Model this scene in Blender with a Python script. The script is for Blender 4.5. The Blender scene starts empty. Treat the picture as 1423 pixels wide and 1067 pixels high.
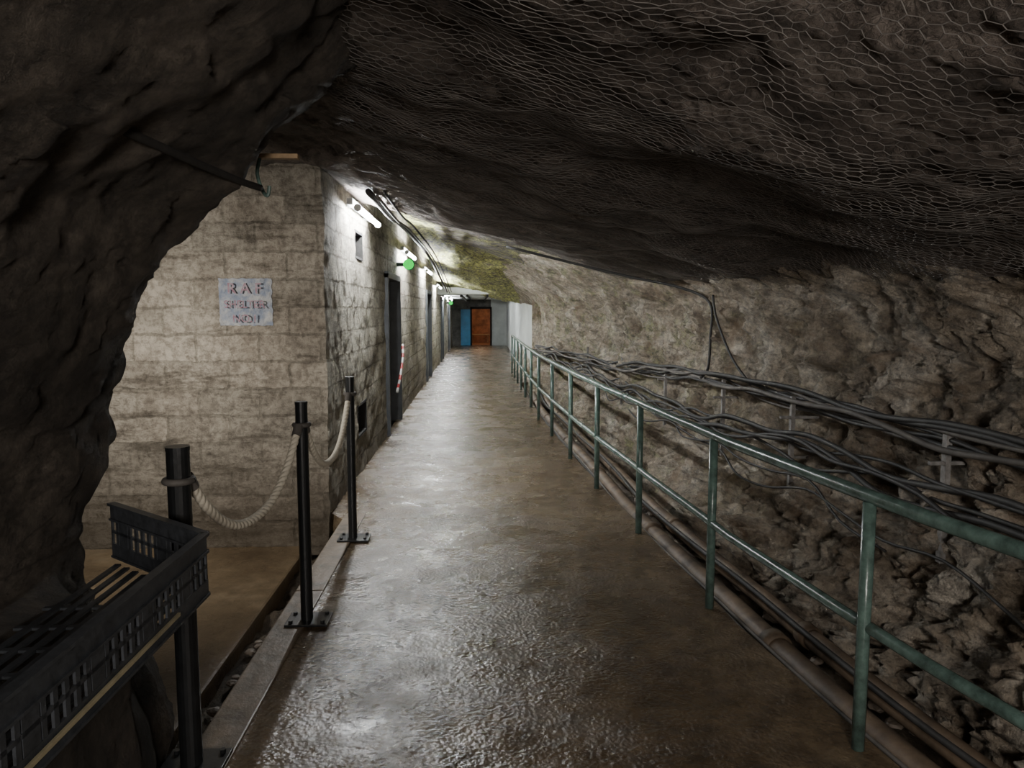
import bpy, bmesh, math, random
from mathutils import Vector, Matrix, noise
random.seed(7)
S=bpy.context.scene
COL=S.collection

# ---------------------------------------------------------------- helpers
def lerp_tab(tab,y):
    if y<=tab[0][0]: return tab[0][1]
    for (a,va),(b,vb) in zip(tab,tab[1:]):
        if y<=b:
            t=(y-a)/(b-a); t=t*t*(3-2*t)*.5+t*.5
            return va+(vb-va)*t
    return tab[-1][1]

def mk(name,verts,faces,mat,parent=None,origin=None,smooth=False,label=None,category=None,kind=None,group=None):
    if parent is not None: o0=Vector(parent.get("_o",(0,0,0)))
    else: o0=Vector(origin) if origin is not None else Vector((0,0,0))
    me=bpy.data.meshes.new(name)
    me.from_pydata([tuple(Vector(v)-o0) for v in verts],[],faces)
    me.materials.append(mat)
    if smooth:
        for p in me.polygons: p.use_smooth=True
    me.update()
    o=bpy.data.objects.new(name,me); COL.objects.link(o)
    if parent is not None: o.parent=parent
    else: o.location=o0
    if label: o["label"]=label
    if category: o["category"]=category
    if kind: o["kind"]=kind
    if group: o["group"]=group
    return o

def empty(name,loc,label,category,group=None):
    e=bpy.data.objects.new(name,None); COL.objects.link(e)
    e.empty_display_size=.1
    e.location=loc; e["_o"]=tuple(loc); e["label"]=label; e["category"]=category
    if group: e["group"]=group
    return e

def boxgeo(lo,hi,bev=0.0):
    bm=bmesh.new(); bmesh.ops.create_cube(bm,size=1)
    lo=Vector(lo);hi=Vector(hi);c=(lo+hi)/2;s=hi-lo
    for v in bm.verts: v.co=Vector((v.co.x*s.x+c.x,v.co.y*s.y+c.y,v.co.z*s.z+c.z))
    if bev>0: bmesh.ops.bevel(bm,geom=bm.edges[:],offset=bev,segments=2,affect='EDGES',profile=.6)
    bm.verts.index_update()
    V=[v.co.copy() for v in bm.verts];F=[[v.index for v in f.verts] for f in bm.faces]
    bm.free(); return V,F

def join(*gs):
    V=[];F=[]
    for v,f in gs:
        n=len(V); V+=list(v); F+=[[i+n for i in q] for q in f]
    return V,F

def catmull(pts,n=8):
    P=[Vector(p) for p in pts]; P=[P[0]*2-P[1]]+P+[P[-1]*2-P[-2]]
    out=[]
    for i in range(1,len(P)-2):
        for k in range(n):
            t=k/n
            a,b,c,d=P[i-1],P[i],P[i+1],P[i+2]
            out.append(.5*((2*b)+(c-a)*t+(2*a-5*b+4*c-d)*t*t+(3*b-a-3*c+d)*t**3))
    out.append(P[-2]); return out

def sweep(pts,r,sides=8,lobes=0,twist=0.0,cap=True):
    P=[Vector(p) for p in pts];V=[];F=[]
    T=[]
    for i in range(len(P)):
        a=P[max(i-1,0)];b=P[min(i+1,len(P)-1)]
        T.append((b-a).normalized())
    up=Vector((0,0,1)) if abs(T[0].z)<.9 else Vector((1,0,0))
    N=(up-T[0]*up.dot(T[0])).normalized()
    L=0
    for i,p in enumerate(P):
        if i: L+=(P[i]-P[i-1]).length
        N=(N-T[i]*N.dot(T[i])).normalized(); B=T[i].cross(N)
        for k in range(sides):
            a=2*math.pi*k/sides
            rr=r
            if lobes: rr=r*(.86+.18*abs(math.cos((a*lobes)/2)))
            a2=a+twist*L
            V.append(p+N*math.cos(a2)*rr+B*math.sin(a2)*rr)
    for i in range(len(P)-1):
        for k in range(sides):
            k2=(k+1)%sides
            F.append([i*sides+k,i*sides+k2,(i+1)*sides+k2,(i+1)*sides+k])
    if cap:
        F.append(list(range(sides))[::-1]); F.append([(len(P)-1)*sides+k for k in range(sides)])
    return V,F

# ---------------------------------------------------------------- materials
class NT:
    def __init__(s,name):
        s.m=bpy.data.materials.new(name); s.m.use_nodes=True
        s.t=s.m.node_tree; s.b=s.t.nodes["Principled BSDF"]; s.l=s.t.links
        s.tc=s.t.nodes.new("ShaderNodeTexCoord")
    def n(s,t,**k):
        x=s.t.nodes.new(t)
        for a,b in k.items(): setattr(x,a,b)
        return x
    def noise(s,scale,detail=6,rough=.6,vec=None,dist=0):
        x=s.n("ShaderNodeTexNoise"); x.inputs["Scale"].default_value=scale
        x.inputs["Detail"].default_value=detail; x.inputs["Roughness"].default_value=rough
        x.inputs["Distortion"].default_value=dist
        s.l.new(vec or s.tc.outputs["Object"],x.inputs["Vector"]); return x.outputs["Fac"]
    def ramp(s,fac,stops):
        x=s.n("ShaderNodeValToRGB"); e=x.color_ramp.elements
        while len(e)<len(stops): e.new(.5)
        for i,(p,c) in enumerate(stops):
            e[i].position=p; e[i].color=(c if len(c)==4 else (*c,1))
        s.l.new(fac,x.inputs["Fac"]); return x.outputs["Color"]
    def mix(s,fac,a,b,mode='MIX'):
        x=s.n("ShaderNodeMix",data_type='RGBA',blend_type=mode)
        for sock,v in ((x.inputs[0],fac),(x.inputs[6],a),(x.inputs[7],b)):
            if isinstance(v,bpy.types.NodeSocket): s.l.new(v,sock)
            elif isinstance(v,(int,float)): sock.default_value=v
            else: sock.default_value=(*v,1)
        return x.outputs[2]
    def math(s,op,a,b=0):
        x=s.n("ShaderNodeMath",operation=op)
        for i,v in ((0,a),(1,b)):
            if isinstance(v,bpy.types.NodeSocket): s.l.new(v,x.inputs[i])
            else: x.inputs[i].default_value=v
        return x.outputs[0]
    def bump(s,h,dist,strength=1,prev=None):
        x=s.n("ShaderNodeBump"); x.inputs["Distance"].default_value=dist; x.inputs["Strength"].default_value=strength
        s.l.new(h,x.inputs["Height"])
        if prev: s.l.new(prev,x.inputs["Normal"])
        s.l.new(x.outputs[0],s.b.inputs["Normal"]); return x.outputs[0]
    def set(s,k,v):
        if isinstance(v,bpy.types.NodeSocket): s.l.new(v,s.b.inputs[k])
        elif isinstance(v,(int,float)): s.b.inputs[k].default_value=v
        else: s.b.inputs[k].default_value=(*v,1)
    def sep(s):
        x=s.n("ShaderNodeSeparateXYZ"); s.l.new(s.tc.outputs["Object"],x.inputs[0]); return x.outputs
    def mapr(s,v,a,b):
        x=s.n("ShaderNodeMapRange"); x.inputs[1].default_value=a; x.inputs[2].default_value=b
        s.l.new(v,x.inputs[0]); return x.outputs[0]

def mat_rock(name,dark,midc,light,green=0.0,gy=None,rough=.75,gcol=(.17,.20,.045),bs=1.0,gr=(.46,.60),rust=0,lo=.30):
    t=NT(name)
    n1=t.noise(2.1,9,.66,dist=.5); n2=t.noise(13,10,.8)
    c=t.ramp(n1,[(.36,dark),(.5,midc),(.62,light)])
    c2=t.ramp(n2,[(.40,(lo,lo*.95,lo*.9)),(.50,(.88,.86,.82)),(.60,(1.25,1.23,1.18))])
    c=t.mix(.9,c,c2,'MULTIPLY')
    if rust:
        rm=t.ramp(t.noise(3.7,6,.7,dist=.6),[(.53,(0,0,0)),(.64,(1,1,1))])
        c=t.mix(t.math('MULTIPLY',rm,rust),c,(.36,.23,.135))
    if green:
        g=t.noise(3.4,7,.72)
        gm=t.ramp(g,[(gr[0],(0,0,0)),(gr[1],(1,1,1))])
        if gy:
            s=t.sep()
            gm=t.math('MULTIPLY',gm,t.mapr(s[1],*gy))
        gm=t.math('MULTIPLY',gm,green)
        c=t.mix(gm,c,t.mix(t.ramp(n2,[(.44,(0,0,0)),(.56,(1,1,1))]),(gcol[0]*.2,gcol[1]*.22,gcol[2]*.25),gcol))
    t.set("Base Color",c)
    r=t.ramp(n2,[(.3,(rough-.35,)*3),(.7,(rough,)*3)]); t.set("Roughness",r)
    v=t.n("ShaderNodeTexVoronoi"); v.inputs["Scale"].default_value=13
    nz=t.n("ShaderNodeTexNoise"); nz.inputs["Scale"].default_value=7; t.l.new(t.tc.outputs["Object"],nz.inputs["Vector"])
    vm=t.n("ShaderNodeVectorMath",operation='MULTIPLY_ADD'); t.l.new(nz.outputs["Color"],vm.inputs[0]); vm.inputs[1].default_value=(.25,.25,.25); t.l.new(t.tc.outputs["Object"],vm.inputs[2])
    t.l.new(vm.outputs[0],v.inputs["Vector"])
    b=t.bump(v.outputs["Distance"],.06*bs,.6)
    b=t.bump(t.noise(13,12,.82),.12*bs,1,b)
    b=t.bump(t.noise(50,4,.7),.018*bs,.8,b)
    return t.m

M_rock=mat_rock("rock_wall",(.30,.245,.185),(.60,.52,.42),(.88,.82,.73),.55,(5,9),rough=.75,rust=.45,bs=.9,lo=.38,gcol=(.42,.47,.18),gr=(.50,.62))
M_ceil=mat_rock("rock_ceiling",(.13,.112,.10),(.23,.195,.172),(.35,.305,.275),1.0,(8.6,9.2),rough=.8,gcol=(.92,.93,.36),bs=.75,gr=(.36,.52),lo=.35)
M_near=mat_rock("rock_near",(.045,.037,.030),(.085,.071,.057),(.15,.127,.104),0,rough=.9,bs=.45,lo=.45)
M_gravel=mat_rock("gravel",(.06,.05,.038),(.15,.12,.09),(.26,.22,.16),0,rough=.6,bs=.6)

def mat_block(name,axis,c_lo,c_hi,mort,foot,w=.52):
    t=NT(name); s=t.sep()
    cb=t.n("ShaderNodeCombineXYZ"); t.l.new(s[axis],cb.inputs[0]); t.l.new(s[2],cb.inputs[1])
    nz=t.n("ShaderNodeTexNoise"); nz.inputs["Scale"].default_value=4; nz.inputs["Detail"].default_value=8; nz.inputs["Roughness"].default_value=.78
    t.l.new(t.tc.outputs["Object"],nz.inputs["Vector"])
    sc=t.n("ShaderNodeVectorMath",operation='SCALE'); t.l.new(nz.outputs["Color"],sc.inputs[0]); sc.inputs["Scale"].default_value=.09
    ad=t.n("ShaderNodeVectorMath",operation='ADD'); t.l.new(cb.outputs[0],ad.inputs[0]); t.l.new(sc.outputs[0],ad.inputs[1])
    br=t.n("ShaderNodeTexBrick"); t.l.new(ad.outputs[0],br.inputs["Vector"])
    br.inputs["Scale"].default_value=1; br.inputs["Brick Width"].default_value=w; br.inputs["Row Height"].default_value=.232
    br.inputs["Mortar Size"].default_value=.015; br.inputs["Mortar Smooth"].default_value=.9
    br.inputs["Color1"].default_value=(*c_lo,1); br.inputs["Color2"].default_value=(*c_hi,1); br.inputs["Mortar"].default_value=(*mort,1)
    n1=t.noise(1.3,6,.65); n2=t.noise(18,10,.8)
    brk=t.ramp(t.noise(4,5,.75),[(.36,(.1,)*3),(.60,(1,1,1))])
    fac=t.math('MULTIPLY',br.outputs["Fac"],brk)
    # re-mix mortar so joints fade in and out
    c=t.mix(t.math('MULTIPLY',t.math('SUBTRACT',1,brk),.6),br.outputs["Color"],tuple((a+b)/2 for a,b in zip(c_lo,c_hi)))
    mp=t.n("ShaderNodeMapping"); t.l.new(t.tc.outputs["Object"],mp.inputs[0]); mp.inputs["Scale"].default_value=(1.5,1.5,7)
    n3=t.noise(1,9,.75,mp.outputs[0])
    c=t.mix(.9,c,t.ramp(n1,[(.36,(.60,.56,.50)),(.58,(1.1,1.08,1.02))]),'MULTIPLY')
    c=t.mix(.85,c,t.ramp(n2,[(.40,(.5,.47,.44)),(.56,(1.15,1.14,1.12))]),'MULTIPLY')
    c=t.mix(.75,c,t.ramp(n3,[(.38,(.36,.33,.29)),(.47,(1.0,.99,.97)),(.6,(1.12,1.1,1.08))]),'MULTIPLY')
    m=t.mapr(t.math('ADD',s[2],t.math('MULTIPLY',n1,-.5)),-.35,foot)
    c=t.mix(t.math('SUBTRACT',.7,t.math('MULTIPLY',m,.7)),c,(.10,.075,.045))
    t.set("Base Color",c); t.set("Roughness",.8)
    b=t.bump(t.math('SUBTRACT',1,fac),.04,.9); b=t.bump(n3,.045,.9,b); b=t.bump(n2,.06,.9,b)
    return t.m
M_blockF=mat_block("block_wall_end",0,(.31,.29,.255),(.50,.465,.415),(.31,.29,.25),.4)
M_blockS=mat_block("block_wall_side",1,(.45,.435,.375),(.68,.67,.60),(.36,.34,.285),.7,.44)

def mat_floor():
    t=NT("wet_concrete")
    n1=t.noise(.9,7,.62); n2=t.noise(7,8,.7)
    c=t.ramp(n1,[(.3,(.075,.052,.03)),(.5,(.125,.092,.057)),(.68,(.19,.15,.10))])
    c=t.mix(.8,c,t.ramp(n2,[(.38,(.45,.42,.4)),(.6,(1.2,1.16,1.1))]),'MULTIPLY')
    t.set("Base Color",c)
    n5=t.noise(1.9,8,.75,dist=.2)
    r=t.ramp(n5,[(.36,(.17,)*3),(.5,(.26,)*3),(.62,(.45,)*3)]); t.set("Roughness",r)
    t.set("IOR",1.65); t.set("Specular IOR Level",.7)
    v=t.n("ShaderNodeTexVoronoi"); v.feature='SMOOTH_F1'; v.inputs["Scale"].default_value=55; t.l.new(t.tc.outputs["Object"],v.inputs["Vector"])
    amt=t.ramp(t.noise(1.5,6,.65),[(.36,(.3,)*3),(.56,(1,1,1))])
    h=t.math('MULTIPLY',v.outputs["Distance"],amt)
    h2=t.math('MULTIPLY',t.noise(38,5,.65),amt)
    b=t.bump(h,.005,1); b=t.bump(h2,.006,1,b); b=t.bump(t.noise(6,2,.5),.004,1,b)
    return t.m
M_floor=mat_floor()
def mat_floor2():
    t=NT("wet_ochre_concrete")
    n1=t.noise(1.3,7,.6); n2=t.noise(9,8,.7)
    c=t.ramp(n1,[(.3,(.08,.055,.032)),(.55,(.15,.11,.065)),(.7,(.22,.17,.11))])
    c=t.mix(.6,c,t.ramp(n2,[(.3,(.5,.5,.5)),(.62,(1.1,1.1,1.1))]),'MULTIPLY')
    t.set("Base Color",c); t.set("Roughness",t.ramp(n1,[(.35,(.2,)*3),(.65,(.55,)*3)])); t.bump(n2,.02,.6)
    return t.m
M_floor2=mat_floor2()

def simple(name,col,rough=.5,metal=0,var=.35,scale=20,bump=.002,emit=None,es=0,col2=None):
    t=NT(name)
    n=t.noise(scale,6,.65)
    c=t.ramp(n,[(.4 if col2 else .3,tuple(x*(1-var) for x in col)),(.6 if col2 else .7,col2 or tuple(min(1,x*(1+var)) for x in col))])
    t.set("Base Color",c); t.set("Roughness",rough); t.set("Metallic",metal)
    if bump: t.bump(n,bump,.6)
    if emit: t.set("Emission Color",emit); t.set("Emission Strength",es)
    return t.m
M_green=simple("green_rail_paint",(.095,.15,.13),.25,0,.5,14,.004)
M_black=simple("black_post_paint",(.012,.013,.014),.35)
M_blackm=simple("matt_black_pipe",(.02,.018,.016),.85)
M_plast=simple("black_plastic",(.042,.046,.052),.45,0,.4,30,.001)
M_cable=simple("cable_sheath",(.035,.034,.033),.65,0,.5,6,.001)
M_cable2=simple("cable_sheath_dusty",(.11,.10,.09),.7,0,.4,6,.001)
M_rope=simple("cream_rope",(.66,.61,.50),.85,0,.15,60,.003)
M_steel=simple("galvanised_steel",(.26,.25,.24),.6,.3,.5,18,.002)
M_netm=simple("netting_wire",(.17,.157,.145),.65,0,.7,2.5,0)
M_rust=simple("rusty_pipe",(.135,.098,.066),.6,0,.7,5,.008)
M_kerb=simple("kerb_concrete",(.15,.118,.085),.4,0,.6,6,.015)
M_door=simple("dark_slate_paint",(.045,.055,.065),.45,0,.3,6,.002)
M_frame=simple("door_frame_paint",(.05,.055,.06),.5,0,.3,6,.002)
M_dark=simple("dark_void_lining",(.02,.019,.018),.9)
M_white=simple("whitewash",(.66,.70,.68),.7,0,.15,2.5,.01)
M_greyw=simple("grey_whitewash",(.16,.155,.14),.8,0,.6,3,.03)  # darker grey than the whitewash right of the end doorway
M_blue=simple("blue_paint",(.06,.28,.52),.5,0,.2,4,.002)
M_sign=simple("faded_blue_paint",(.165,.19,.24),.9,0,.1,11,.05,col2=(.28,.28,.275))
M_red=simple("faded_red_lettering",(.19,.10,.125),.9,0,.1,26,0,col2=(.235,.185,.205))
M_redb=simple("barrier_red",(.45,.03,.03),.4,0,.1,20,0)
M_wht=simple("barrier_white",(.6,.6,.58),.4,0,.1,20,0)
M_tube=simple("lit_tube",(.9,.9,.9),.4,0,0,2,0,(.97,.99,1.0),400)
M_greenE=simple("lit_green_panel",(.0,.05,.01),.9,0,0,2,0,(.0,1.0,.09),1.1)
M_case=simple("lamp_casing",(.45,.46,.45),.5,0,.15,10,0)
M_casedark=simple("dark_casing",(.03,.04,.035),.7,0,.15,10,0)
M_warm=simple("red_brown_room",(.26,.12,.065),.6,0,.6,3,.004)
M_yel=simple("yellowed_strip",(.32,.28,.18),.5,0,.3,10,.001)
M_brass=simple("ochre_timber",(.28,.19,.10),.6,0,.3,12,.002)
M_stone=simple("loose_stone",(.17,.14,.11),.6,0,.5,14,.01)

# ---------------------------------------------------------------- tunnel form
WX=[(-3,2.75),(4,2.72),(7,2.5),(11.5,2.25),(16,1.9),(19,1.6),(24,1.5)]
PZ=[(-.5,-.5),(-.1,-.46),(.2,-.32),(.6,-.1),(1.0,0),(1.5,.06),(1.85,0),(2.1,-.2),(2.4,-.6),(2.8,-1.2)]
RX=[(-2,2.6),(0,2.22),(1.4,1.86),(2.2,1.66),(2.8,1.545),(4.24,1.385),(5.76,1.28),(7.21,1.18),(8.7,1.10),(10.35,1.035),(12,.975),(15,.95),(40,.95)]
def wallx(y,z): return lerp_tab(WX,y)+lerp_tab(PZ,z)
O1=Vector((9,3,1));O2=Vector((2,8,5))
def facet(w,s,amp):
    q=w*s
    dd,pts=noise.voronoi(q); c=pts[0]
    h=noise.noise(c*3.71+O1)*1.3
    tx=noise.noise(c*2.9+O2); ty=noise.noise(c*4.3); tz=noise.noise(c*3.3+Vector((5,5,5)))
    r=q-c
    e=min(dd[1]-dd[0],.10)/.10
    return amp*(h*.5*e+(r.x*tx+r.y*ty+r.z*tz)*2.0-(1-e)*.08)
def rocka(p): return noise.fractal(p*.9,1,2,3)*.17
def rockd(p,amp=1,f=1,g=1,iso=False):
    a=rocka(p)
    w=p+Vector((noise.noise(p*2.3),noise.noise(p*2.3+O1),noise.noise(p*2.3+O2)))*.16+Vector((noise.noise(p*7),noise.noise(p*7+O1),noise.noise(p*7+O2)))*.05
    w=Vector((w.x,w.y*.8,w.z)) if iso else Vector((w.x,w.y*1.25,w.z*.7))
    r=noise.ridged_multi_fractal(p*3.6,.8,2.2,6,1.0,2.0)
    return amp*(a+facet(w,2.2,.12*g)+facet(w+O2,5.2,.085*f*g)+facet(w+O1,11,.045*f)+(r-1.2)*.05*f+noise.fractal(p*15,.7,2,4)*.028*f)
def ceil_low(x,y):
    z=2.67-.225*x
    if x<-1.3: z=2.67+.2925+(-1.3-x)*.02
    if x>2.3: z-=(x-2.3)*.25
    z-=.05*math.exp(-((y-7.6)/1.3)**2)
    if y>8.6: z+=.46*min(1,(y-8.6)/1.1)
    if y>13: z-=(y-13)*.07
    if y<2.5: z+=(2.5-y)*.04
    z+=noise.fractal(Vector((x*.7,y*.6,3.3)),1,2,3)*.09
    return z

ys=[];y=-3.0
while y<25: ys.append(y); y+=.018+.0042*max(y,0)+(.10 if y<1.2 else 0)
NZ=170
zs=[-.5+3.3*i/NZ for i in range(NZ+1)]
V=[];F=[]
for yy in ys:
    for zz in zs:
        p=Vector((wallx(yy,zz),yy,zz))
        d=rockd(p)*(1 if yy<17 else max(.25,1-(yy-17)*.3))
        V.append((p.x-d*1.2,yy+d*.3,zz+d*.25))
n=len(zs)
for i in range(len(ys)-1):
    for j in range(n-1): F.append([i*n+j,i*n+j+1,(i+1)*n+j+1,(i+1)*n+j])
mk("wall_right",V,F,M_rock,smooth=True,kind="structure",label="rough hewn brown rock wall of tunnel",category="rock wall")

xs=[-4.6+7.9*i/200 for i in range(201)]
V=[];F=[]
for yy in ys:
    for xx in xs:
        z=ceil_low(xx,yy); p=Vector((xx,yy,z))
        d=rockd(p,.40,.9,.6,True)
        if xx<-1 and yy>6: d=max(d,-.05)*.5
        V.append((xx,yy,z-d))
n=len(xs)
for i in range(len(ys)-1):
    for j in range(n-1): F.append([i*n+j,(i+1)*n+j,(i+1)*n+j+1,i*n+j+1])
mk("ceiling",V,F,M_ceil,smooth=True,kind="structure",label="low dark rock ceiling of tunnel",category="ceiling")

prof=[(-1.28,-.45),(-1.28,0),(-1.33,.29),(-1.5,.55),(-1.58,.75),(-1.56,1.0),(-1.46,1.39),(-1.30,1.74),(-1.17,2.03),(-1.04,2.18),(-.90,2.30),(-.74,2.46),(-.50,2.66),(-.2,3.0)]
pp=catmull([(a,0,b) for a,b in prof],16)
st=[(-3,0),(-2,0),(-1,0)]+[(-.9+.035*i,0) for i in range(106)]
st+=[(2.85,-.0),(2.9,-.01),(2.95,-.02),(3.02,-.05),(3.06,-.07),(3.09,-.1),(3.12,-.13),(3.15,-.17),(3.18,-.22),(3.2,-.26),(3.24,-.38),(3.27,-.5),(3.29,-.65),(3.3,-.85),(3.3,-1.2),(3.3,-1.8),(3.3,-2.6),(3.3,-3.6)]
V=[];F=[]
for (yy,xo) in st:
    for p in pp:
        x=p.x; z=p.z
        if yy<2.75 and z<.82:
            k=min(1,(2.75-yy)/.45); led=-1.10
            kz=max(0,min(1,(.82-z)/.06))
            x=x+(led-x)*k*kz
        elif yy<2.7 and z>.8: x-=min(.25,(2.7-yy)*.15)*max(0,1-(z-.8)/2.0)
        q=Vector((x+xo,yy,z))
        d=noise.fractal(q*1.6,1,2,3)*.085+noise.fractal(q*6,.9,2,6)*.030+facet(q+Vector((noise.noise(q*3),noise.noise(q*3+O1),0))*.15,4.5,.018)
        if z<.9 and yy<2.8 : d*=.4
        V.append((q.x+d,q.y+d*.3,q.z-d*.2 if z>.95 else z))
n=len(pp)
for i in range(len(st)-1):
    for j in range(n-1): F.append([i*n+j,(i+1)*n+j,(i+1)*n+j+1,i*n+j+1])
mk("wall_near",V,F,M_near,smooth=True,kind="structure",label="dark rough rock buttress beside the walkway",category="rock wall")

V=[];F=[]
for i in range(40):
    for j in range(40):
        yy=2.5+4.2*i/39; zz=-.5+3.9*j/39; p=Vector((-4.3,yy,zz)); V.append((p.x+rockd(p),yy,zz))
for i in range(39):
    for j in range(39): F.append([i*40+j,(i+1)*40+j,(i+1)*40+j+1,i*40+j+1])
mk("wall_side",V,F,M_rock,smooth=True,kind="structure",label="rock wall closing the side chamber",category="rock wall")
mk("wall_back",[(-4.6,-3,-.5),(3.6,-3,-.5),(3.6,-3,3.6),(-4.6,-3,3.6)],[[0,1,2,3]],M_near,kind="structure",label="dark rock end of the tunnel",category="rock wall")

# ---------------------------------------------------------------- floors
V=[];F=[];yf=[-3+.5*i for i in range(82)]
for yy in yf:
    r=lerp_tab(RX,yy)+.07
    if yy>18: r=1.45
    l=-1.0 if yy<6.4 else -1.34
    V+= [(l,yy,0),(r,yy,0),(r,yy,-.16),(l,yy,-.16)]
for i in range(len(yf)-1):
    a=i*4;b=a+4
    F+= [[a,a+1,b+1,b],[a+1,a+2,b+2,b+1],[a+3,a,b,b+3]]
mk("floor",V,F,M_floor,kind="structure",label="wet brown concrete walkway slab",category="floor")
V,F=boxgeo((-4.5,-1,-.45),(-1.5,6.6,-.27),.02)
mk("floor",V,F,M_floor2,kind="structure",label="brown stained wet concrete floor of side chamber",category="floor")
V=[];F=[]
gx=[-1.8+5.2*i/150 for i in range(151)]; gy=[-3+.07*i for i in range(320)]
for yy in gy:
    for xx in gx:
        p=Vector((xx,yy,0))
        z=-.34+noise.fractal(p*5,1,2,4)*.06+(min(noise.voronoi(p*9)[0][0],.5))*-.08
        V.append((xx,yy,z))
n=len(gx)
for i in range(len(gy)-1):
    for j in range(n-1): F.append([i*n+j,i*n+j+1,(i+1)*n+j+1,(i+1)*n+j])
mk("floor",V,F,M_gravel,smooth=True,kind="structure",label="gravel and rubble bed beside the walkway",category="ground")
ks=[boxgeo((-1.17,a,-.3),(-.995,b,.012),.008) for (a,b) in [(-1,1.6),(1.61,4.6),(4.61,6.4)]]
V,F=join(*ks)
mk("trim_1",V,F,M_kerb,kind="structure",label="worn concrete kerb along the walkway edge",category="kerb")

# ---------------------------------------------------------------- block walls
def bd(p): return noise.fractal(p*2.2,1,2,3)*.018+noise.fractal(p*9,.9,2,4)*.010
def blk(p,u):
    r=math.floor(p.z/.232); c=math.floor((u+(r%2)*.26)/.52)
    return noise.noise(Vector((r*3.7+.5,c*5.3+.3,1.7)))*.010
V=[];F=[];nx=128;nz=150
for i in range(nx):
    for j in range(nz):
        x=-1.3-3.2*i/(nx-1); z=-.35+3.75*j/(nz-1); p=Vector((x,6.37,z))
        V.append((x+(bd(p) if i==0 else 0),6.37-bd(p)-(blk(p,x) if i else 0),z))
for i in range(nx-1):
    for j in range(nz-1): F.append([i*nz+j,(i+1)*nz+j,(i+1)*nz+j+1,i*nz+j+1])
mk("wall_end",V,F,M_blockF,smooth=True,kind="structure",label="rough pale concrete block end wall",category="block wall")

doors=[(10.45,12.1,0,2.3),(18.4,20.0,0,2.25),(25.6,27.0,0,2.2),(31.5,33,0,2.1)]
holes=[(7.95,8.45,2.34,2.62),(7.9,8.5,.42,.76)]+list(doors)
def stations(a,b,step,edges):
    s=[];v=a
    while v<b: s.append(v); v+=step(v)
    s=[q for q in s if all(abs(q-e)>step(q)*.5 for e in edges)]+[e for e in edges if a<e<b]+[b]
    return sorted(set(s))
SY=stations(6.37,37,lambda v:.03 if v<9 else .06+(v-9)*.012,[h[0] for h in holes]+[h[1] for h in holes])
SZ=stations(-.35,3.4,lambda v:.035,sorted(set([h[2] for h in holes]+[h[3] for h in holes])))
V=[];F=[]
for i,yy in enumerate(SY):
    for zz in SZ:
        p=Vector((-1.3,yy,zz)); dd=bd(p)
        V.append((-1.3+dd,yy-(dd if i==0 else 0),zz))
n=len(SZ)
for i in range(len(SY)-1):
    for j in range(n-1):
        cy=(SY[i]+SY[i+1])/2; cz=(SZ[j]+SZ[j+1])/2
        if any(a<cy<b and c<cz<d for a,b,c,d in holes): continue
        F.append([i*n+j,(i+1)*n+j,(i+1)*n+j+1,i*n+j+1])
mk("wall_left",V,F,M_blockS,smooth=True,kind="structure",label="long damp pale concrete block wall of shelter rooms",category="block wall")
for k,(a,b,c,d) in enumerate(doors):
    X0=-1.62;X1=-1.25
    fr=join(boxgeo((X0,a-.02,c-.02),(X1,a+.06,d),.005),boxgeo((X0,b-.06,c-.02),(X1,b+.02,d),.005),boxgeo((X0,a-.02,d-.07),(X1,b+.02,d+.02),.005))
    mk("trim_%d"%(k+2),*fr,M_frame,kind="structure",label="dark painted door frame",category="door frame")
    e=empty("door_%d"%(k+1),(-1.55,a+.07,c+.02),"dark slate painted flush shelter door","door"); e["kind"]="structure"
    mk("door_leaf",*join(boxgeo((-1.57,a+.065,c+.02),(-1.52,b-.065,d-.075),.004),boxgeo((-1.52,a+.25,c+.3),(-1.50,b-.25,d-1.25),.006),boxgeo((-1.52,a+.25,d-1.05),(-1.50,b-.25,d-.3),.006)),M_door,parent=e)
    mk("door_handle",*sweep(catmull([(-1.52,b-.2,1.05),(-1.45,b-.2,1.05),(-1.45,b-.34,1.05)],4),.012,8),M_steel,parent=e)
for (a,b,c,d) in holes[:2]:
    g=join(boxgeo((-1.5,a,c),(-1.48,b,d)),boxgeo((-1.5,a-.01,c-.01),(-1.29,a+.015,d+.01)),boxgeo((-1.5,b-.015,c-.01),(-1.29,b+.01,d+.01)),boxgeo((-1.5,a,c-.01),(-1.29,b,c+.015)),boxgeo((-1.5,a,d-.015),(-1.29,b,d+.01)))
    sl=[boxgeo((-1.40,a+.02,c+.03+q*.055),(-1.37,b-.02,c+.04+q*.055)) for q in range(4)]
    mk("wall_vent",*join(g,*sl),M_dark,origin=(-1.4,(a+b)/2,c),label="dark square ventilation opening in the block wall",category="vent")
e=empty("door_notice",(-1.495,11.6,1.55),"small white paper notice on the shelter door","sign")
mk("notice_sheet",*boxgeo((-1.497,11.5,1.45),(-1.491,11.75,1.8),.001),M_wht,parent=e)
pp_=catmull([(-1.23,11.15,.55),(-1.21,11.4,.74),(-1.21,11.85,1.02),(-1.235,12.12,1.22)],7)
e=empty("barrier_chain",pp_[0],"thin red and white striped barrier hanging at the doorway","barrier")
V,F=sweep(pp_,.020,10)
o=mk("striped_tube",V,F,M_wht,parent=e,smooth=True); o.data.materials.append(M_redb)
for i,p in enumerate(o.data.polygons):
    if (i//20)%2: p.material_index=1

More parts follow.
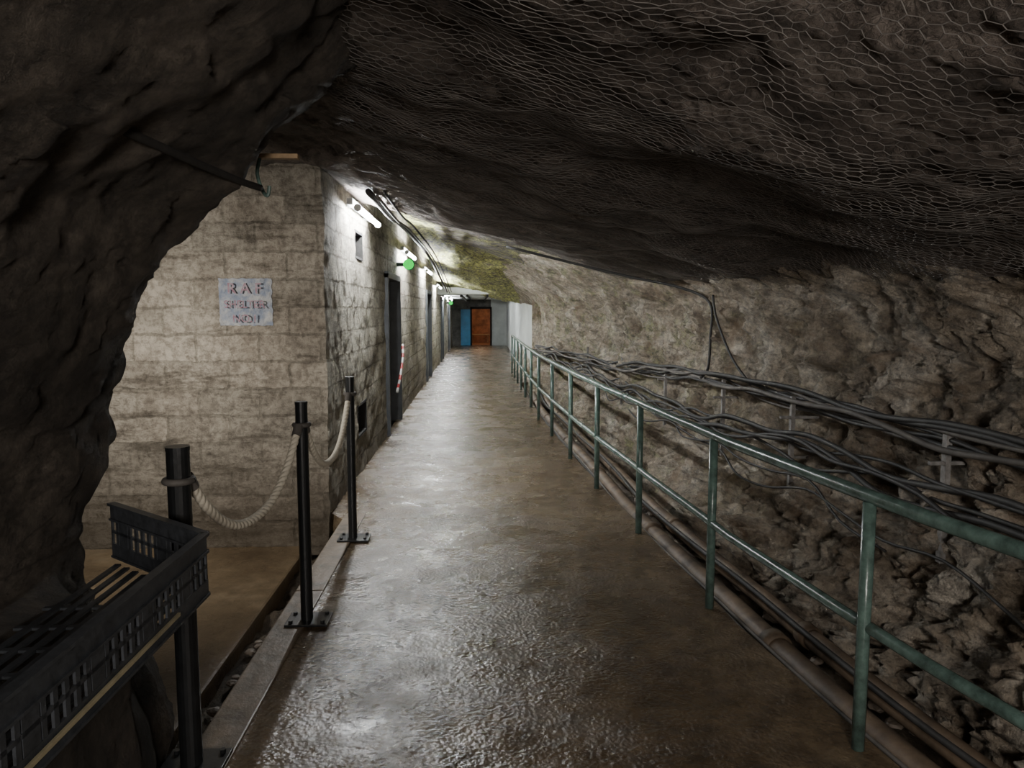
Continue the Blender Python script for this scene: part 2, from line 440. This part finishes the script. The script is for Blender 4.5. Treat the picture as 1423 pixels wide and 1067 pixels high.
# painted shelter sign
e=empty("painted_sign",(-1.96,6.33,1.65),"faded blue painted panel lettered in red on block wall","sign")
V=[];F=[]
for i in range(61):
    for j in range(61):
        x=-2.18+.44*i/60; z=1.655+.395*j/60
        if i in(0,60): x+=.008*noise.noise(Vector((z*25,i,0)))
        if j in(0,60): z+=.008*noise.noise(Vector((x*25,j,5)))
        q=Vector((x,6.37,z))
        V.append((x,6.37-bd(q)-blk(q,x)-.005,z))
for i in range(60):
    for j in range(60): F.append([i*61+j,(i+1)*61+j,(i+1)*61+j+1,i*61+j+1])
mk("sign_panel",V,F,M_sign,parent=e,smooth=True)
for txt,zc,sz in (("R A F",1.925,.125),("SHELTER",1.805,.088),("NO.1",1.685,.09)):
    cu=bpy.data.curves.new("lettering",'FONT'); cu.body=txt; cu.size=sz; cu.align_x='CENTER'; cu.offset=.0012
    ob=bpy.data.objects.new("tmp",cu); COL.objects.link(ob)
    bpy.context.view_layer.update()
    me=bpy.data.meshes.new_from_object(ob); bpy.data.objects.remove(ob)
    me.materials.clear(); me.materials.append(M_red)
    for v in me.vertices:
        x=v.co.x-1.96; z=v.co.y+zc
        v.co=Vector((x,6.37-.034,z))-Vector(e["_o"])
    o=bpy.data.objects.new("lettering",me); COL.objects.link(o); o.parent=e

# ---------------------------------------------------------------- corridor end
mk("wall_right_far",[(1.4,19.4,0),(1.4,37,0),(1.4,37,2.35),(1.4,19.4,1.9)],[[0,1,2,3]],M_white,kind="structure",label="whitewashed smooth wall",category="wall")
V=[];F=[]
for i in range(24):
    for j in range(50):
        x=1.4+1.4*i/23; z=-.3+3.0*j/49; q=Vector((x,19.2,z)); V.append((x,19.4-.35*i/23-rockd(q,.6)*min(1,i/3),z))
for i in range(23):
    for j in range(49): F.append([i*50+j,(i+1)*50+j,(i+1)*50+j+1,i*50+j+1])
mk("wall_right_return",V,F,M_rock,smooth=True,kind="structure",label="rough rock return beside the whitewashed wall",category="rock wall")
mk("wall_far",*boxgeo((.62,37,-.1),(1.5,37.2,3)),M_white,kind="structure",label="whitewashed end wall beside doorway",category="wall")
mk("wall_far_dark",*join(boxgeo((-1.35,37,-.1),(-.37,37.2,3)),boxgeo((-.37,37,1.87),(.62,37.2,3))),M_greyw,kind="structure",label="dark grey end wall around the doorway",category="wall")
V,F=boxgeo((-1.4,24,2.28),(1.6,37.2,2.5),.01)
mk("ceiling",V,F,M_white,kind="structure",label="whitewashed concrete ceiling slab",category="ceiling")
V,F=join(boxgeo((-.9,40.5,-.1),(1.3,40.6,2.4)),boxgeo((-.9,37.2,-.1),(-.8,40.6,2.4)),boxgeo((1.2,37.2,-.1),(1.3,40.6,2.4)),boxgeo((-.9,37.2,2.3),(1.3,40.6,2.4)),boxgeo((-.9,37.2,-.1),(1.3,40.6,0)))
mk("wall_room",V,F,M_warm,kind="structure",label="red brown lined room beyond the doorway",category="wall")
e=empty("door_5",(-.85,36.8,0),"blue painted open door at the passage end","door"); e["kind"]="structure"
mk("door_leaf",*join(boxgeo((-.87,36.75,.02),(-.4,36.82,1.8),.005),boxgeo((-.80,36.73,.2),(-.47,36.76,.85),.004),boxgeo((-.80,36.73,1.0),(-.47,36.76,1.65),.004)),M_blue,parent=e)
mk("trim_6",*join(boxgeo((-.40,36.9,0),(-.32,37.05,1.92)),boxgeo((.58,36.9,0),(.66,37.05,1.92)),boxgeo((-.4,36.9,1.82),(.66,37.05,1.92))),M_dark,kind="structure",label="dark painted door frame",category="door frame")
e=empty("bench",(.1,39.6,.001),"plain timber bench in the lit end room","bench")
mk("seat",*boxgeo((-.4,39.4,.42),(.6,39.8,.48),.01),M_brass,parent=e)
for x in(-.33,.47):
    mk("leg",*boxgeo((x,39.45,.001),(x+.06,39.75,.42),.005),M_brass,parent=e)

# ---------------------------------------------------------------- lamps
def lamp(yc,L,z=2.86,x=-1.15):
    e=empty("fluorescent_lamp",(x,yc,z),"lit white fluorescent tube lamp on wall top","lamp","fluorescent lamps along the block wall")
    mk("lamp_body",*join(boxgeo((x-.10,yc-L/2,z+.03),(x-.045,yc+L/2,z+.09),.006),boxgeo((x-.13,yc-L/2+.2,z+.03),(x-.09,yc-L/2+.26,z+.08)),boxgeo((x-.13,yc+L/2-.26,z+.03),(x-.09,yc+L/2-.2,z+.08))),M_case,parent=e)
    for s in(-1,1):
        mk("lamp_cap",*sweep([(x,yc+s*(L/2-.05),z),(x,yc+s*L/2,z)],.035,12),M_case,parent=e)
    mk("lamp_tube",*sweep([(x,yc-L/2+.05,z),(x,yc+L/2-.05,z)],.026,12),M_tube,parent=e,smooth=True)
for yc in (8.0,12.9,17.6): lamp(yc,1.5,2.76-(yc-8)*.01)
for yc in (22.3,27): lamp(yc,1.3,2.45 if yc<23 else 2.2,-1.15)
lamp(31.8,1.1,2.2,-1.15)
for (yy,zz,rr) in((11.9,2.50,.085),(30,2.05,.08)):
    e=empty("exit_light",(-1.12,yy,zz),"round green glowing emergency light on the block wall","emergency light","green exit lights")
    mk("light_casing",*join(sweep([(-1.10,yy,zz),(-1.10,yy+.06,zz)],rr,24),boxgeo((-1.30,yy+.02,zz-.03),(-1.15,yy+.05,zz+.03))),M_casedark,parent=e)
    mk("light_lens",*sweep([(-1.10,yy-.05,zz),(-1.10,yy-.04,zz),(-1.10,yy,zz)],rr*.97,24),M_greenE,parent=e)
def pipe(name,pts,r,mat,label,cat,n=6,sides=8,group=None):
    P=catmull(pts,n)
    return mk(name,*sweep(P,r,sides),mat,origin=P[0],smooth=True,label=label,category=cat,group=group)
for k,(x,z,r) in enumerate(((-.98,2.84,.028),(-.9,2.80,.014),(-.84,2.84,.012))):
    pipe("conduit",[(x,6.8,z),(x,8.5,z-.02),(x,10,z+.03),(x+.02,14,z-.0),(x,18,z-.15),(x,23.5,z-.5)],r,M_cable2 if k==1 else M_cable,"dark conduit running under the rock ceiling","conduit",5,8,"conduits along lamps")
for k,(x,z) in enumerate(((-.55,2.22),(-.35,2.24),(.3,2.23))):
    pipe("ceiling_pipe",[(x,24.2,z),(x,30,z),(x,36.9,z)],.035 if k else .05,M_cable,"dark pipe fixed below the whitewashed ceiling slab","pipe",3,8,"pipes below the ceiling slab")
pipe("conduit",[(-.98,2.05,2.28),(-.95,2.3,2.275),(-.92,2.6,2.27),(-.88,2.87,2.265),(-.88,3.1,2.28)],.014,M_blackm,"dark conduit clipped on the rock arch","conduit")
e=empty("timber_bracket",(-.8,3.15,2.42),"ochre timber batten with green hook on rock arch","bracket")
mk("batten",*boxgeo((-.96,3.24,2.425),(-.76,3.28,2.445),.003),M_brass,parent=e)
mk("hook",*sweep(catmull([(-.92,3.25,2.43),(-.93,3.24,2.36),(-.91,3.24,2.29),(-.89,3.24,2.27),(-.88,3.24,2.31)],5),.008,8),M_green,parent=e)

# ---------------------------------------------------------------- railing
posts=[1.4,2.8,4.25,5.76,7.25,8.75,10.35,11.95,13.5,15,16.5,18,19.5,21]
e=empty("handrail",(lerp_tab(RX,2.8),2.8,0),"worn green tubular steel handrail beside the walkway","handrail")
ry=[-.5+.5*i for i in range(44)]
for nm,z,r in(("top_rail",1.05,.029),("mid_rail",.52,.025)):
    P=[(lerp_tab(RX,q),q,z) for q in ry]; P=[p for p in P if p[1]<=21.1]
    mk(nm,*sweep(P,r,12),M_green,parent=e,smooth=True)
for q in posts:
    x=lerp_tab(RX,q)
    mk("post",*sweep([(x,q,0),(x,q,1.03)],.026,12),M_green,parent=e,smooth=True)

# ---------------------------------------------------------------- rope barrier
def rpost(x,y,r,h=1.28):
    e=empty("rope_post",(x,y,.012),"black round steel rope barrier post on base plate","barrier post","rope barrier posts")
    mk("shaft",*join(sweep([(x,y,.012),(x,y,h-.015)],r,20),sweep([(x,y,h-.015),(x,y,h)],r*1.04,20)),M_black,parent=e)
    bs=[boxgeo((x-.11,y-.09,.012),(x+.13,y+.09,.026),.003)]
    for sx in(-.08,.10):
        for sy in(-.06,.06): bs.append(sweep([(x+sx,y+sy,.02),(x+sx,y+sy,.04)],.012,6))
    mk("base_plate",*join(*bs),M_black,parent=e)
    R=[]
    for i in range(17):
        a=2*math.pi*i/16; R.append((x+math.cos(a)*(r+.006),y+math.sin(a)*(r+.006),1.15))
    mk("rope_collar",*sweep(R,.014,8,cap=False),M_cable2,parent=e,smooth=True)
rp=[(-1.13,2.79,.042),(-.99,4.14,.034),(-.985,5.67,.033)]
for a in rp: rpost(*a)
def rope(a,b,za,zb,sag,ra,rb):
    A=Vector((a[0],a[1],za));B=Vector((b[0],b[1],zb));d=(B-A);d.z=0;d.normalize()
    A+=d*(ra+.02);B-=d*(rb+.02)
    P=[]
    for i in range(241):
        t=i/240; p=A.lerp(B,t); p.z-=sag*(1-abs(2*t-1)**2.3); P.append(p)
    e=empty("barrier_rope",A,"cream twisted rope hanging between two black posts","rope","barrier ropes")
    mk("rope_strand",*sweep(P,.0205,24,lobes=3,twist=55),M_rope,parent=e,smooth=True)
    mk("rope_end",*sweep(P[:9],.025,14),M_cable2,parent=e); mk("rope_end",*sweep(P[-9:],.025,14),M_cable2,parent=e)
rope(rp[0],rp[1],1.15,1.15,.34,.042,.034)
rope(rp[1],rp[2],1.15,1.15,.36,.034,.033)

# ---------------------------------------------------------------- perforated trough
def perf(A,B,z0,z1,th=.007,rows=2,cell=.044):
    A=Vector((A[0],A[1],0));B=Vector((B[0],B[1],0));d=B-A;L=d.length;d.normalize();nrm=Vector((-d.y,d.x,0))
    def bx(u0,u1,w0,w1,t=th,o=0):
        vs=[]
        for u in(u0,u1):
            for w in(w0,w1):
                for s in(-1,1): vs.append(A+d*u+Vector((0,0,w))+nrm*(s*t/2+o))
        return vs,[[0,1,3,2],[4,6,7,5],[0,4,5,1],[2,3,7,6],[0,2,6,4],[1,5,7,3]]
    g=[bx(0,L,z1-.010,z1,.030),bx(0,L,z1-.060,z1-.010,.009),bx(0,L,z1-.068,z1-.060,.024),
       bx(0,L,z0,z0+.008,.020),bx(0,L,z0+.008,z0+.055,.009)]
    lo=z0+.055;hi=z1-.066; rh=(hi-lo)/rows
    for i in range(1,rows): g.append(bx(0,L,lo+rh*i-.006,lo+rh*i+.006))
    nn=int(L/cell)
    for i in range(nn+1):
        u=L*i/nn; w=.009 if i%6 else .030
        g.append(bx(max(0,u-w),min(L,u+w),z0+.04,z1-.05))
    return join(*g)
e=empty("plastic_trough",(-1.2,1.9,.83),"black perforated plastic trough with ribbed rim","trough")
z0,z1=.835,1.05
mk("side_panel",*perf((-.925,.95),(-.915,2.45),z0,z1),M_plast,parent=e)
mk("end_panel",*perf((-.915,2.45),(-1.42,2.86),z0,z1),M_plast,parent=e)
mk("edge_strip",*boxgeo((-.912,.95,.868),(-.904,2.20,.879),.001),M_yel,parent=e,label="yellowed strip along the side")
slats=[]
for i in range(9):
    x=-.945-.05*i; yb=2.44+(-.945-x)*.8
    slats.append(([(x,.95,.84),(x-.022,.95,.84),(x-.022,yb,.84),(x,yb,.84),(x,.95,.832),(x-.022,.95,.832),(x-.022,yb,.832),(x,yb,.832)],[[0,1,2,3],[7,6,5,4],[0,4,5,1],[1,5,6,2],[2,6,7,3],[3,7,4,0]]))
for i in range(10):
    yc=1.0+.15*i; slats.append(boxgeo((-1.40,yc,.830),(-.92,yc+.02,.838)))
mk("slatted_base",*join(*slats),M_plast,parent=e)

# ---------------------------------------------------------------- cables on rock wall
def wcable(name,ylist,zf,off,r,mat,lab,ph,amp=.03):
    P=[]
    for q in ylist:
        z=zf(q)+amp*math.sin(q*1.9+ph)+amp*.6*math.sin(q*4.1+ph*2)+noise.noise(Vector((q*1.1,ph*3,0)))*amp*1.8
        P.append((wallx(q,z)-off+.03*math.sin(q*1.3+ph),q,z))
    pipe(name,P,r,mat,lab,"cable",4,7,"cables along the rock wall")
zA=lambda q: lerp_tab([(0,1.0),(3.3,1.1),(7.3,1.13),(11.4,.93),(19,.85)],q)
zB=lambda q: lerp_tab([(0,.8),(3,.82),(5.3,.80),(8.3,.68),(12,.7),(19,.75)],q)
yl=[.2+.45*i for i in range(41)]
for k in range(8):
    wcable("wall_cable",yl,lambda q,k=k:zA(q)+(k-3.5)*.018,.19+.028*(k%4),(.010,.016,.012,.018)[k%4],M_cable if k%3 else M_cable2,"grey black armoured cable slung along rock wall",k*1.3,.022)
for k in range(5):
    wcable("wall_cable",yl,lambda q,k=k:zB(q)+(k-2)*.03,.22+.035*(k%3),(.012,.019,.014)[k%3],M_cable,"thick black cable sagging along rock wall",k*2.1+1,.04)
for k,(s,f) in enumerate(((2.5,9.5),(4,12))):
    wcable("wall_cable",[s+.5*i for i in range(int((f-s)/.5)+1)],lambda q:.45+.03*q*(1 if k else .5)/2,.24,.009,M_cable,"thin black cable along rock wall",k*3.,.05)
pipe("drop_cable",[(.3,8,2.46),(1.0,8.0,2.29),(1.6,7.9,2.14),(2.1,7.7,2.02),(2.36,7.5,1.86),(2.36,7.45,1.5),(2.33,7.4,1.2),(2.2,7.2,1.12)],.014,M_cable,"black cable dropping from ceiling to wall cables","cable")
pipe("drop_cable",[(2.36,7.4,1.93),(2.34,7.2,1.7),(2.36,6.8,1.35),(2.36,6.3,1.14)],.012,M_cable,"thin black cable looping down the rock wall","cable")
for q in(2.3,3.8,5.5,6.8,8.6,10.6,13):
    x=min(wallx(q,.8),wallx(q,1))-.18
    e=empty("cable_bracket",(x,q,.4),"grey steel channel bracket carrying the cables","bracket","cable brackets")
    mk("channel",*join(boxgeo((x,q-.018,.42),(x+.012,q+.018,1.13),.002),boxgeo((x,q-.020,.42),(x+.03,q-.016,1.13)),boxgeo((x,q+.016,.42),(x+.03,q+.020,1.13))),M_steel,parent=e)
    for z in(.72,1.03):
        mk("arm",*boxgeo((x-.08,q-.012,z-.07),(x+.22,q+.012,z-.05),.002),M_steel,parent=e)

def tp(off,z,r,mat,lab,cat="pipe",y0=.5,y1=17,w=.02):
    P=[];q=y0
    while q<=y1:
        P.append((lerp_tab(RX,q)+off+w*math.sin(q*.8),q,z+w*.5*math.sin(q*1.7))); q+=.8
    Pc=catmull(P,4)
    g=[sweep(Pc,r,16)]
    if r>.04:
        for i in range(6,len(Pc)-2,11): g.append(sweep([Pc[i],Pc[i]+(Pc[i+1]-Pc[i]).normalized()*.09],r*1.22,16))
    mk("trench_pipe" if cat=="pipe" else "edge_cable",*join(*g),mat,origin=P[0],smooth=True,label=lab,category=cat,group="pipes beside walkway")
tp(.25,-.11,.072,M_rust,"rusty brown water pipe along the walkway trench")
tp(.44,-.05,.055,M_rust,"rusty brown pipe with couplings beside rock")
tp(.11,-.02,.010,M_cable2,"thin grey cable along the walkway edge","cable")
tp(.14,-.08,.012,M_cable,"thin black cable along the walkway edge","cable",w=.02)
tp(.35,.02,.016,M_cable,"black cable lying over the trench pipes","cable",w=.04)

def stone(x,y,z,s):
    bm=bmesh.new(); bmesh.ops.create_icosphere(bm,subdivisions=2,radius=s)
    o=Vector((random.random()*50,random.random()*50,0)); fl=random.uniform(.5,.8)
    for v in bm.verts:
        k=1+noise.noise(v.co/s*1.1+o)*.5; v.co=Vector((v.co.x*k*1.2+x,v.co.y*k+y,v.co.z*k*fl+z))
    bm.verts.index_update(); V=[v.co.copy() for v in bm.verts];F=[[v.index for v in f.verts] for f in bm.faces]; bm.free()
    mk("stone",V,F,M_stone,origin=(x,y,z),label="small loose brown stone in the rubble gutter",category="stone",group="loose stones in the gutter")
placed=[]
def tryst(x,y,z,s):
    for (a,b,c) in placed:
        if math.hypot(a-x,b-y)<(s+c)*1.35: return
    placed.append((x,y,s)); stone(x,y,z,s)
for i in range(60):
    tryst(random.uniform(-1.43,-1.25),random.uniform(3.0,6.2),-.33,random.uniform(.02,.05))
for i in range(26):
    yy=random.uniform(2.5,9); tryst(lerp_tab(RX,yy)+random.uniform(.56,.66),yy,-.25,random.uniform(.03,.07))

# ---------------------------------------------------------------- wire netting
V=[];F=[]
def netz(x,y):
    z=ceil_low(x,y)
    return z-.40*rocka(Vector((x,y,z)))-.036-.014*noise.noise(Vector((x*2.2,y*2.2,7)))-.016*noise.noise(Vector((x*6,y*6,1)))
def seg(a,b,r):
    d=(b-a); L=d.length
    if L<1e-5: return
    d/=L; u=d.cross(Vector((0,0,1))).normalized(); w=d.cross(u); n=len(V)
    for p in(a,b):
        for k in range(3):
            an=k*2.0944; V.append(p+u*math.cos(an)*r+w*math.sin(an)*r)
    for k in range(3):
        k2=(k+1)%3; F.append([n+k,n+k2,n+3+k2,n+3+k])
cw=.056; ch=.036
def PN(x,y):
    q=Vector((x*3.5,y*3.5,2)); q2=Vector((x*13,y*13,5))
    x2=x+.04*noise.noise(q)+.022*noise.noise(q2); y2=y+.04*noise.noise(q+O1)+.018*noise.noise(q2+O2)
    return Vector((x2,y2,netz(x2,y2)))
rows=int(14.0/ch)
for r_ in range(rows):
    y0=1.2+r_*ch
    xo=(r_%2)*cw/2
    xr=lerp_tab(WX,y0)-.1
    nx=int((xr+.75)/cw)
    rr=.0012+.00010*y0
    for c_ in range(nx):
        x0=-.75+xo+c_*cw
        a=PN(x0,y0);b=PN(x0+cw/2,y0+ch*.38);c=PN(x0+cw,y0)
        seg(a,b,rr);seg(b,c,rr)
        d=PN(x0+cw/2,y0+ch); seg(b,d,rr*1.2)
mk("wire_netting",V,F,M_netm,label="galvanised hexagonal wire netting pinned under rock ceiling",category="netting")

# ---------------------------------------------------------------- lights
def area(name,loc,tgt,size,power,col,spread=180):
    l=bpy.data.lights.new(name,'AREA'); l.size=size; l.energy=power; l.color=col; l.spread=math.radians(spread)
    o=bpy.data.objects.new(name,l); COL.objects.link(o); o.location=loc
    o.rotation_euler=(Vector(tgt)-Vector(loc)).to_track_quat('-Z','Y').to_euler(); return o
area("chamber_light",(-3.0,4.3,2.1),(-2.45,6.3,1.0),.5,46,(1,.95,.88),125)
area("rear_fill",(.3,-2.2,2.0),(2.2,5,1.5),.8,140,(1,.93,.86))  # fill added behind the camera to brighten the near rock, no lamp modelled
area("room_light",(.1,39,2.25),(.1,39,0),.6,18,(1,.65,.38))
w=bpy.data.worlds.new("World"); S.world=w; w.use_nodes=True
w.node_tree.nodes["Background"].inputs[0].default_value=(.5,.6,.7,1); w.node_tree.nodes["Background"].inputs[1].default_value=.03

# ---------------------------------------------------------------- camera
cam=bpy.data.cameras.new("camera"); cam.sensor_width=36; cam.lens=26.0; cam.clip_start=.05
co=bpy.data.objects.new("camera",cam); COL.objects.link(co)
co.location=(0,0,1.79); co.rotation_euler=(math.radians(90-5.75),0,math.radians(-2.59))
S.camera=co
for o in bpy.data.objects:
    if "_o" in o: del o["_o"]
